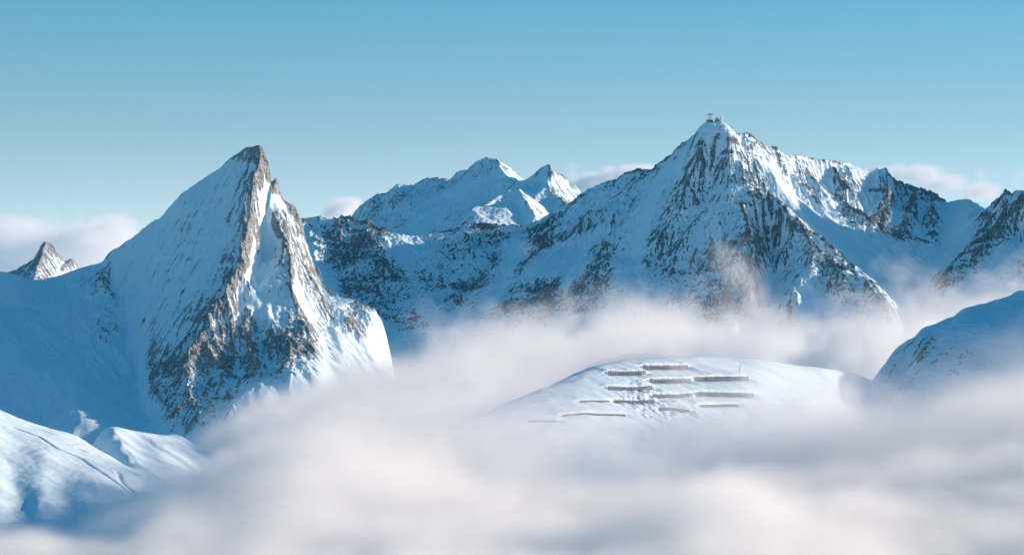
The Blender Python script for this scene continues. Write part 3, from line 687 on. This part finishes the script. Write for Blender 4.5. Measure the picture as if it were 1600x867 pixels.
t = thing('lift_building', 'grey boxy lift building on the summit, right of the rimed tower', 'building', (sx(1120.5),Ys,sz(191)), 0)
bm = NB(); bbox(bm, (-4,-4,-4), (4.2,4,4.6)); part('wall', bm, M_cladding, t, .12)
bm = NB(); bbox(bm, (-4.4,-4.4,4.6), (4.6,4.4,5.2)); part('roof', bm, M_white, t, .1)
bm = NB(); bbox(bm, (-2.6,-2,5.2), (1.8,2,7.3)); part('roof_cabin', bm, M_cladding, t, .1)
for k in range(3):
    bm = NB(); bbox(bm, (-3.3+2.5*k,-4.14,1.8), (-1.7+2.5*k,-3.96,3.4)); part('window', bm, M_glass, t)
bm = NB(); bcyl(bm, (2.7,0,5.2), (2.7,0,8.8), .2, .12, 8); part('antenna', bm, M_rime, t)
t = thing('radome', 'small white sunlit dome at the right edge of the summit station', 'radome', (sx(1127),Ys,sz(191.5)), 0)
bm = NB(); bcyl(bm, (0,0,-4), (0,0,4.2), 1.3, 1.0, 14); part('pedestal', bm, M_rime, t, smooth=False)
bm = NB(); bmesh.ops.create_icosphere(bm, subdivisions=3, radius=2.6, matrix=Matrix.Translation((0,0,6.4)) @ Matrix.Diagonal((1,1,1.1,1))); part('dome', bm, M_white, t, smooth=True)
mk = P(1142.6,203.5,5536)
h_, _l = topE(mk[0], mk[1], 2)
t = thing('marker_post', 'tiny dark post on the ridge just right of the summit station', 'post', (mk[0],mk[1],h_-.3), 0)
bm = NB(); bcyl(bm, (0,0,0), (0,0,2.6), .28, .22, 8); part('post', bm, M_steel, t)
bm = NB(); bbox(bm, (-.8,-.2,2.0), (.8,.2,3.4)); part('sign_board', bm, M_steel, t, .05)

# ------------------------------------------------------------------ clouds: voxel densities handed to a Volume Cube
def cloud_material(name, color=(0.99,0.992,0.986), dens=1.0, aniso=0.0):
    m = bpy.data.materials.new(name); m.use_nodes = True; nt = m.node_tree; nt.nodes.clear()
    o = nt.nodes.new('ShaderNodeOutputMaterial'); v = nt.nodes.new('ShaderNodeVolumePrincipled')
    v.inputs['Color'].default_value = (*color,1); v.inputs['Density'].default_value = dens; v.inputs['Anisotropy'].default_value = aniso
    v.inputs['Density Attribute'].default_value = 'density'
    nt.links.new(v.outputs[0], o.inputs['Volume'])
    return m
M_cloud = cloud_material('cloud_mist')

def volume_object(name, label, lo, hi, D, mat):
    """D[z,y,x] density samples from corner lo to corner hi"""
    nz, ny, nx = (int(v) for v in D.shape); lo = tuple(float(v) for v in lo); hi = tuple(float(v) for v in hi)
    me = bpy.data.meshes.new(name); me.vertices.add(D.size)
    a = me.attributes.new('dens','FLOAT','POINT'); a.data.foreach_set('value', D.astype(np.float32).ravel())
    ob = bpy.data.objects.new(name, me); COL.objects.link(ob); ob['kind'] = 'stuff'; ob['label'] = label
    me.materials.append(mat)
    ng = bpy.data.node_groups.new(name+'_field','GeometryNodeTree')
    ng.interface.new_socket('Geometry', in_out='INPUT', socket_type='NodeSocketGeometry')
    ng.interface.new_socket('Geometry', in_out='OUTPUT', socket_type='NodeSocketGeometry')
    N = ng.nodes.new; L = ng.links.new
    gi = N('NodeGroupInput'); go = N('NodeGroupOutput'); vc = N('GeometryNodeVolumeCube')
    vc.inputs['Min'].default_value = lo; vc.inputs['Max'].default_value = hi
    vc.inputs['Resolution X'].default_value = nx; vc.inputs['Resolution Y'].default_value = ny; vc.inputs['Resolution Z'].default_value = nz
    pos = N('GeometryNodeInputPosition'); sp = N('ShaderNodeSeparateXYZ'); L(pos.outputs[0], sp.inputs[0])
    def mt(op, a_, b_):
        n = N('ShaderNodeMath'); n.operation = op
        for i, v in enumerate((a_,b_)):
            if v is None: continue
            if isinstance(v,(int,float)): n.inputs[i].default_value = v
            else: L(v, n.inputs[i])
        return n.outputs[0]
    ii = []
    for k, n in enumerate((nx,ny,nz)):
        d = (hi[k]-lo[k])/(n-1)
        ii.append(mt('ROUND', mt('DIVIDE', mt('SUBTRACT', sp.outputs[k], lo[k]), d), None))
    index = mt('ADD', ii[0], mt('MULTIPLY', nx, mt('ADD', ii[1], mt('MULTIPLY', ny, ii[2]))))
    na = N('GeometryNodeInputNamedAttribute'); na.data_type = 'FLOAT'; na.inputs['Name'].default_value = 'dens'
    si = N('GeometryNodeSampleIndex'); si.data_type = 'FLOAT'; si.domain = 'POINT'; si.clamp = True
    L(gi.outputs[0], si.inputs['Geometry']); L(na.outputs['Attribute'], si.inputs['Value']); L(index, si.inputs['Index'])
    L(si.outputs[0], vc.inputs['Density'])
    sm = N('GeometryNodeSetMaterial'); sm.inputs['Material'].default_value = mat
    L(vc.outputs[0], sm.inputs['Geometry']); L(sm.outputs[0], go.inputs[0])
    md = ob.modifiers.new('field','NODES'); md.node_group = ng
    return ob

def cloud_bank(name, label, ctrl, bounds, vox, mat, sigma, soft, seed, nscale=90, namp=45, floor=-300, blur_m=45, ragged=1.0):
    """ctrl: (px,py,Y,loose) points on the cloud's upper surface"""
    x0,x1,y0,y1,z0,z1 = bounds
    lines = []
    for c in ctrl:
        lines.append([ (*P(c[0],c[1],c[2]), c[3], 0) ])
    T = tin(lines + [[(x0-300,y0-300,floor,0,0),(x1+300,y0-300,floor,0,0),(x1+300,y1+300,floor,0,0),(x0-300,y1+300,floor,0,0),(x0-300,y0-300,floor,0,0)]], x0,x1,y0,y1,vox)
    top = blur(T[0], blur_m/vox, 2); loose = blur(T[1], blur_m/vox, 2)
    ny, nx = top.shape; nz = int((z1-z0)/vox)+1
    xs = x0+np.arange(nx)*vox; ys = y0+np.arange(ny)*vox; zs = z0+np.arange(nz)*vox
    hi = (xs[-1], ys[-1], zs[-1])
    Z, Y, X = np.meshgrid(zs, ys, xs, indexing='ij')
    X = X.astype(np.float32); Y = Y.astype(np.float32); Z = Z.astype(np.float32)
    wx = noise3(X/150, Y/260, Z/120, seed+5)*42; wz = noise3(X/120+9, Y/260, Z/110, seed+6)*36
    wx = wx + noise3(X/48, Y/70, Z/42, seed+7)*16; wz = wz + noise3(X/44+4, Y/70, Z/40, seed+8)*14
    n = fbm3((X+wx)/nscale, Y/(nscale*1.05), (Z+wz)/nscale, 6, seed, 0.66)*1.7
    n = n + fbm3((X+wx)/36, Y/50, (Z+wz)/30, 4, seed+9, 0.68)*(0.5+0.55*loose[None])
    top = top + (fbm2(X[0]/190, Y[0]/170, 3, seed+20)*26 + np.maximum(fbm2(X[0]/75, Y[0]/90, 3, seed+21),0)*30)*(0.5+0.8*loose)
    d = (top[None]-Z) + n*namp*(0.58+1.1*loose[None])
    D = sstep(0, 1, d/(soft*(1+2.0*loose[None])))
    D = D*(1-0.72*loose[None])
    # thin out towards the edges of the block
    ex = np.minimum(np.arange(nx), nx-1-np.arange(nx))*vox; ey = np.minimum(np.arange(ny), ny-1-np.arange(ny))*vox; ez = (np.arange(nz))*vox
    D = D*sstep(0,90,ex)[None,None,:]*sstep(0,90,ey)[None,:,None]*sstep(0,60,ez)[:,None,None]
    D[D<0.004] = 0
    return volume_object(name, label, (x0,y0,z0), hi, D*sigma, mat)

FRONT = []
def band(Y, pts, loose=0.0, out=FRONT):
    for p in pts: out.append((p[0], p[1], Y, p[2] if len(p)>2 else loose))
band(1250, [(-400,1090),(0,1080),(400,1050),(800,1040),(1200,1040),(1600,1040),(2000,1040)])
band(1700, [(-300,900),(0,885),(150,870),(300,850),(450,820),(600,805),(800,800),(1000,800),(1200,800),(1400,800),(1500,800),(1650,790),(1900,790)])
band(2050, [(-200,860),(0,845),(150,818),(300,765),(420,715),(550,705),(700,725),(850,735),(1000,735),(1150,725),(1300,715),(1430,735,.2),(1520,700),(1650,670),(1850,670)])
band(2330, [(-100,860),(100,830),(230,765),(330,690,.3),(430,640,.3),(560,608,.5),(660,612,.8),(760,630,.95),(860,665,.95),(960,690,.8),(1060,685,.8),(1160,660,.8),(1260,625,.7),(1340,610,.7),(1440,690,.5),(1530,610,.7),(1620,550,.7),(1750,550)])
band(2900, [(-100,900),(150,850),(300,710,.5),(400,660,.5),(520,615,.5),(640,600,.5),(740,560,.6),(850,540,.7),(950,545,.7),(1100,550,.7),(1300,545,.6),(1400,640,.5),(1500,680,.5),(1700,700)])
band(3500, [(-100,900),(150,850),(300,705,.5),(400,650,.5),(520,610,.5),(640,595,.5),(720,555,.7),(850,535,.7),(1000,535,.7),(1200,545,.6),(1400,590,.5),(1700,650,.5)])
BACK = []
band(3700, [(-100,900),(150,850),(300,720,.5),(400,680,.5),(520,640,.5),(640,615,.5),(720,565,.6),(850,535,.6),(1000,545,.5),(1200,550,.5),(1400,560,.5),(1700,600,.5)], out=BACK)
band(4100, [(300,760),(450,740,.5),(600,660,.6),(700,580,.6),(850,530,.6),(1000,530,.6),(1200,540,.6),(1400,540,.6),(1650,560,.5)], out=BACK)
band(4750, [(550,700,.5),(650,650,.7),(720,560,.8),(800,508,.8),(870,520,.8),(950,500,.9),(1020,462,1),(1100,475,1),(1180,508,.9),(1260,525,.9),(1340,505,.9),(1420,480,.9),(1500,455,.9),(1570,430,.9),(1640,410,.9),(1750,420,.9)], out=BACK)
band(5100, [(550,660,.5),(700,560,.7),(850,545,.8),(1000,530,.8),(1150,540,.9),(1300,530,.9),(1420,500,.9),(1550,455,.9),(1650,430,.9),(1750,440,.9)], out=BACK)
if CLOUDS:
    cloud_bank('valley_cloud','dense sea of cloud filling the valley in front of the peaks', FRONT, (-620,620,1200,3560,-260,40), 5.4, M_cloud, 0.028, 24, 61, 118, 43)
    cloud_bank('mist_band','torn wisps of cloud drifting below the summit massif', BACK, (-460,1060,3500,5300,-260,120), 8.5, M_cloud, 0.013, 20, 71, 100, 82)

VEIL = []
for yy in (2180, 2420):
    band(yy, [(380,700,.5),(470,640,.5),(540,600,.5),(620,578,.3),(700,580,.2),(780,584,.2),(860,592,.3),(940,622,.5),(1020,655,.5),(1100,655,.5),(1180,625,.4),(1260,590,.4),(1340,555,.4),(1400,565,.4),(1460,585,.4),(1540,525,.4),(1640,490,.4),(1800,480,.4)], out=VEIL)
if CLOUDS:
    cloud_bank('thin_mist','thin veil of mist drifting over the flanks of the snow knoll', VEIL, (-260,600,2060,2560,-150,50), 6.5, M_cloud, 0.009, 50, 97, 70, 40, blur_m=25)

# far cumulus beyond the ridges: soft heaps of puffs
M_far_cloud = cloud_material('far_cloud_mist', (0.93,0.97,1.0))
def puff_cloud(name, label, puffs, Y, vox, sigma, seed, depth=500):
    pts = [(*P(px,py,Y), r*Y/F, s) for px,py,r,s in puffs]
    x0 = min(p[0]-p[3]*2.2 for p in pts); x1 = max(p[0]+p[3]*2.2 for p in pts)
    z0 = min(p[2]-p[3]*1.5 for p in pts); z1 = max(p[2]+p[3]*1.5 for p in pts)
    y0 = Y-depth; y1 = Y+depth
    xs = np.arange(x0,x1,vox); ys = np.arange(y0,y1,vox); zs = np.arange(z0,z1,vox)
    Z, Yg, X = np.meshgrid(zs, ys, xs, indexing='ij'); X=X.astype(np.float32);Yg=Yg.astype(np.float32);Z=Z.astype(np.float32)
    D = np.zeros_like(X)
    for (x,y,z,r,s) in pts:
        d = ((X-x)/(r*1.6))**2+((Yg-y)/(depth*0.8))**2+((Z-z)/r)**2
        D = np.maximum(D, s*(1-d))
    sc = Y/F*19
    n = fbm3(X/sc, Yg/sc, Z/sc*1.3, 5, seed, 0.6)
    D = sstep(0.3, 0.7, D + n*0.95 )*(D>-0.2)
    D[:, :, 0]=0; D[:, :, -1]=0; D[0]=0; D[-1]=0; D[:,0]=0; D[:,-1]=0
    return volume_object(name, label, (xs[0],ys[0],zs[0]), (xs[-1],ys[-1],zs[-1]), D*sigma, mat=M_far_cloud)
if CLOUDS:
    puff_cloud('distant_cloud','pale cloud bank on the horizon at far left', [(-40,385,45,1),(30,372,32,.9),(90,390,35,.7),(150,372,26,1),(190,358,18,.9),(110,410,35,.8),(0,410,40,.8),(180,390,30,.7)], 15000, 50, 0.008, 81, 900)
    puff_cloud('distant_cloud','small cloud puff behind the dark middle ridge', [(535,330,16,1),(550,322,12,1),(520,338,12,.8)], 15000, 36, 0.016, 83, 500)
    puff_cloud('distant_cloud','small cloud behind the long left shoulder of the summit massif', [(920,288,16,1),(950,280,14,1),(985,272,12,1),(905,300,12,.8),(1005,268,9,.9)], 15000, 36, 0.016, 85, 500)
    puff_cloud('distant_cloud','windblown cloud trailing behind the right skyline', [(1395,270,12,.9),(1430,268,14,1),(1455,280,14,.9),(1490,290,13,.8),(1530,298,12,.9),(1555,306,11,.8),(1600,310,12,.6)], 15000, 42, 0.012, 87, 500)

# ------------------------------------------------------------------ valley ground to the horizon
gm = bpy.data.meshes.new('valley_ground')
gm.from_pydata([(-60000,-3000,-430),(60000,-3000,-430),(60000,90000,-430),(-60000,90000,-430)], [], [(0,1,2,3)])
gm.materials.append(M_snow); g = bpy.data.objects.new('valley_ground', gm); COL.objects.link(g); g['kind']='structure'

# ------------------------------------------------------------------ camera, sky, sun
cam = bpy.data.cameras.new('camera'); co = bpy.data.objects.new('camera', cam); COL.objects.link(co)
cam.sensor_width = 36; cam.lens = 36*F/1600; cam.shift_y = (HZ-433.5)/1600
co.location = (0,0,0); co.rotation_euler = (math.radians(90),0,0)
cam.clip_start = 5; cam.clip_end = 200000
scene.camera = co

SUN_AZ, SUN_EL = 14.0, 15.0      # azimuth: degrees behind straight right
sd = Vector((math.cos(math.radians(SUN_EL))*math.cos(math.radians(SUN_AZ)), math.cos(math.radians(SUN_EL))*math.sin(math.radians(SUN_AZ)), math.sin(math.radians(SUN_EL))))
sl = bpy.data.lights.new('sun','SUN'); so = bpy.data.objects.new('sun', sl); COL.objects.link(so)
sl.energy = 4.9; sl.angle = math.radians(0.5); sl.color = (1.0,0.76,0.61)
so.rotation_euler = sd.to_track_quat('Z','Y').to_euler(); so.location = (0,0,2000)

w = bpy.data.worlds.new('World'); scene.world = w; w.use_nodes = True
nt = w.node_tree; bg = nt.nodes['Background']
st = nt.nodes.new('ShaderNodeTexSky'); st.sky_type = 'NISHITA'; st.sun_disc = False
st.sun_elevation = math.radians(SUN_EL); st.sun_rotation = math.radians(90-SUN_AZ)
st.altitude = 2400; st.air_density = 1.0; st.dust_density = 1.5; st.ozone_density = 1.2
tc = nt.nodes.new('ShaderNodeTexCoord'); mp = nt.nodes.new('ShaderNodeMapping')
mp.inputs['Scale'].default_value = (1,1,2.2); mp.inputs['Location'].default_value = (0,0,0.02)
nt.links.new(tc.outputs['Generated'], mp.inputs['Vector']); nt.links.new(mp.outputs[0], st.inputs['Vector'])
tint = nt.nodes.new('ShaderNodeMix'); tint.data_type='RGBA'; tint.blend_type='MULTIPLY'; tint.inputs[0].default_value=1
nt.links.new(st.outputs[0], tint.inputs[6]); 
sep = nt.nodes.new('ShaderNodeSeparateXYZ'); nt.links.new(tc.outputs['Generated'], sep.inputs[0])
rmp = nt.nodes.new('ShaderNodeValToRGB'); nt.links.new(sep.outputs[2], rmp.inputs[0]); cr = rmp.color_ramp
for k, (p_, c_) in enumerate([(0.0,(.98,.88,.90)),(0.02,(.93,.86,.83)),(0.059,(.72,.77,.67)),(0.095,(.46,.81,.75)),(0.3,(.20,1.08,1.18))]):
    e = cr.elements[k] if k < 1 else cr.elements.new(p_) if k < 4 else cr.elements[-1]
    e.position = p_; e.color = (*c_,1)
nt.links.new(rmp.outputs[0], tint.inputs[7])
nt.links.new(tint.outputs[2], bg.inputs['Color']); bg.inputs['Strength'].default_value = 0.15

vs = scene.view_settings; vs.view_transform='Standard'; vs.look='None'; vs.exposure=0.55; vs.gamma=1; vs.use_curve_mapping=False
scene.render.engine='CYCLES'; cy = scene.cycles
cy.use_denoising = True; cy.denoiser='OPENIMAGEDENOISE'; cy.use_adaptive_sampling=True; cy.adaptive_threshold=0.04; cy.adaptive_min_samples=16
cy.max_bounces=18; cy.diffuse_bounces=3; cy.glossy_bounces=1; cy.transmission_bounces=1; cy.transparent_max_bounces=128; cy.volume_bounces=12

if HAZE:
    hm = bpy.data.meshes.new('haze'); X0,X1,Y0,Y1,Z0,Z1 = -2600,2600,-300,10400,-802,700
    hv = [(x,y,z) for z in (Z0,Z1) for y in (Y0,Y1) for x in (X0,X1)]
    hm.from_pydata(hv, [], [(0,2,3,1),(4,5,7,6),(0,1,5,4),(2,6,7,3),(0,4,6,2),(1,3,7,5)])
    ho = bpy.data.objects.new('haze', hm); COL.objects.link(ho); ho['kind']='stuff'; ho['label']='thin blue air between the camera and the far peaks'
    mm = cloud_material('thin_air', (0.2,0.7,1.0), 0.9e-5); mm.node_tree.nodes['Principled Volume'].inputs['Density Attribute'].default_value=''
    hm.materials.append(mm)
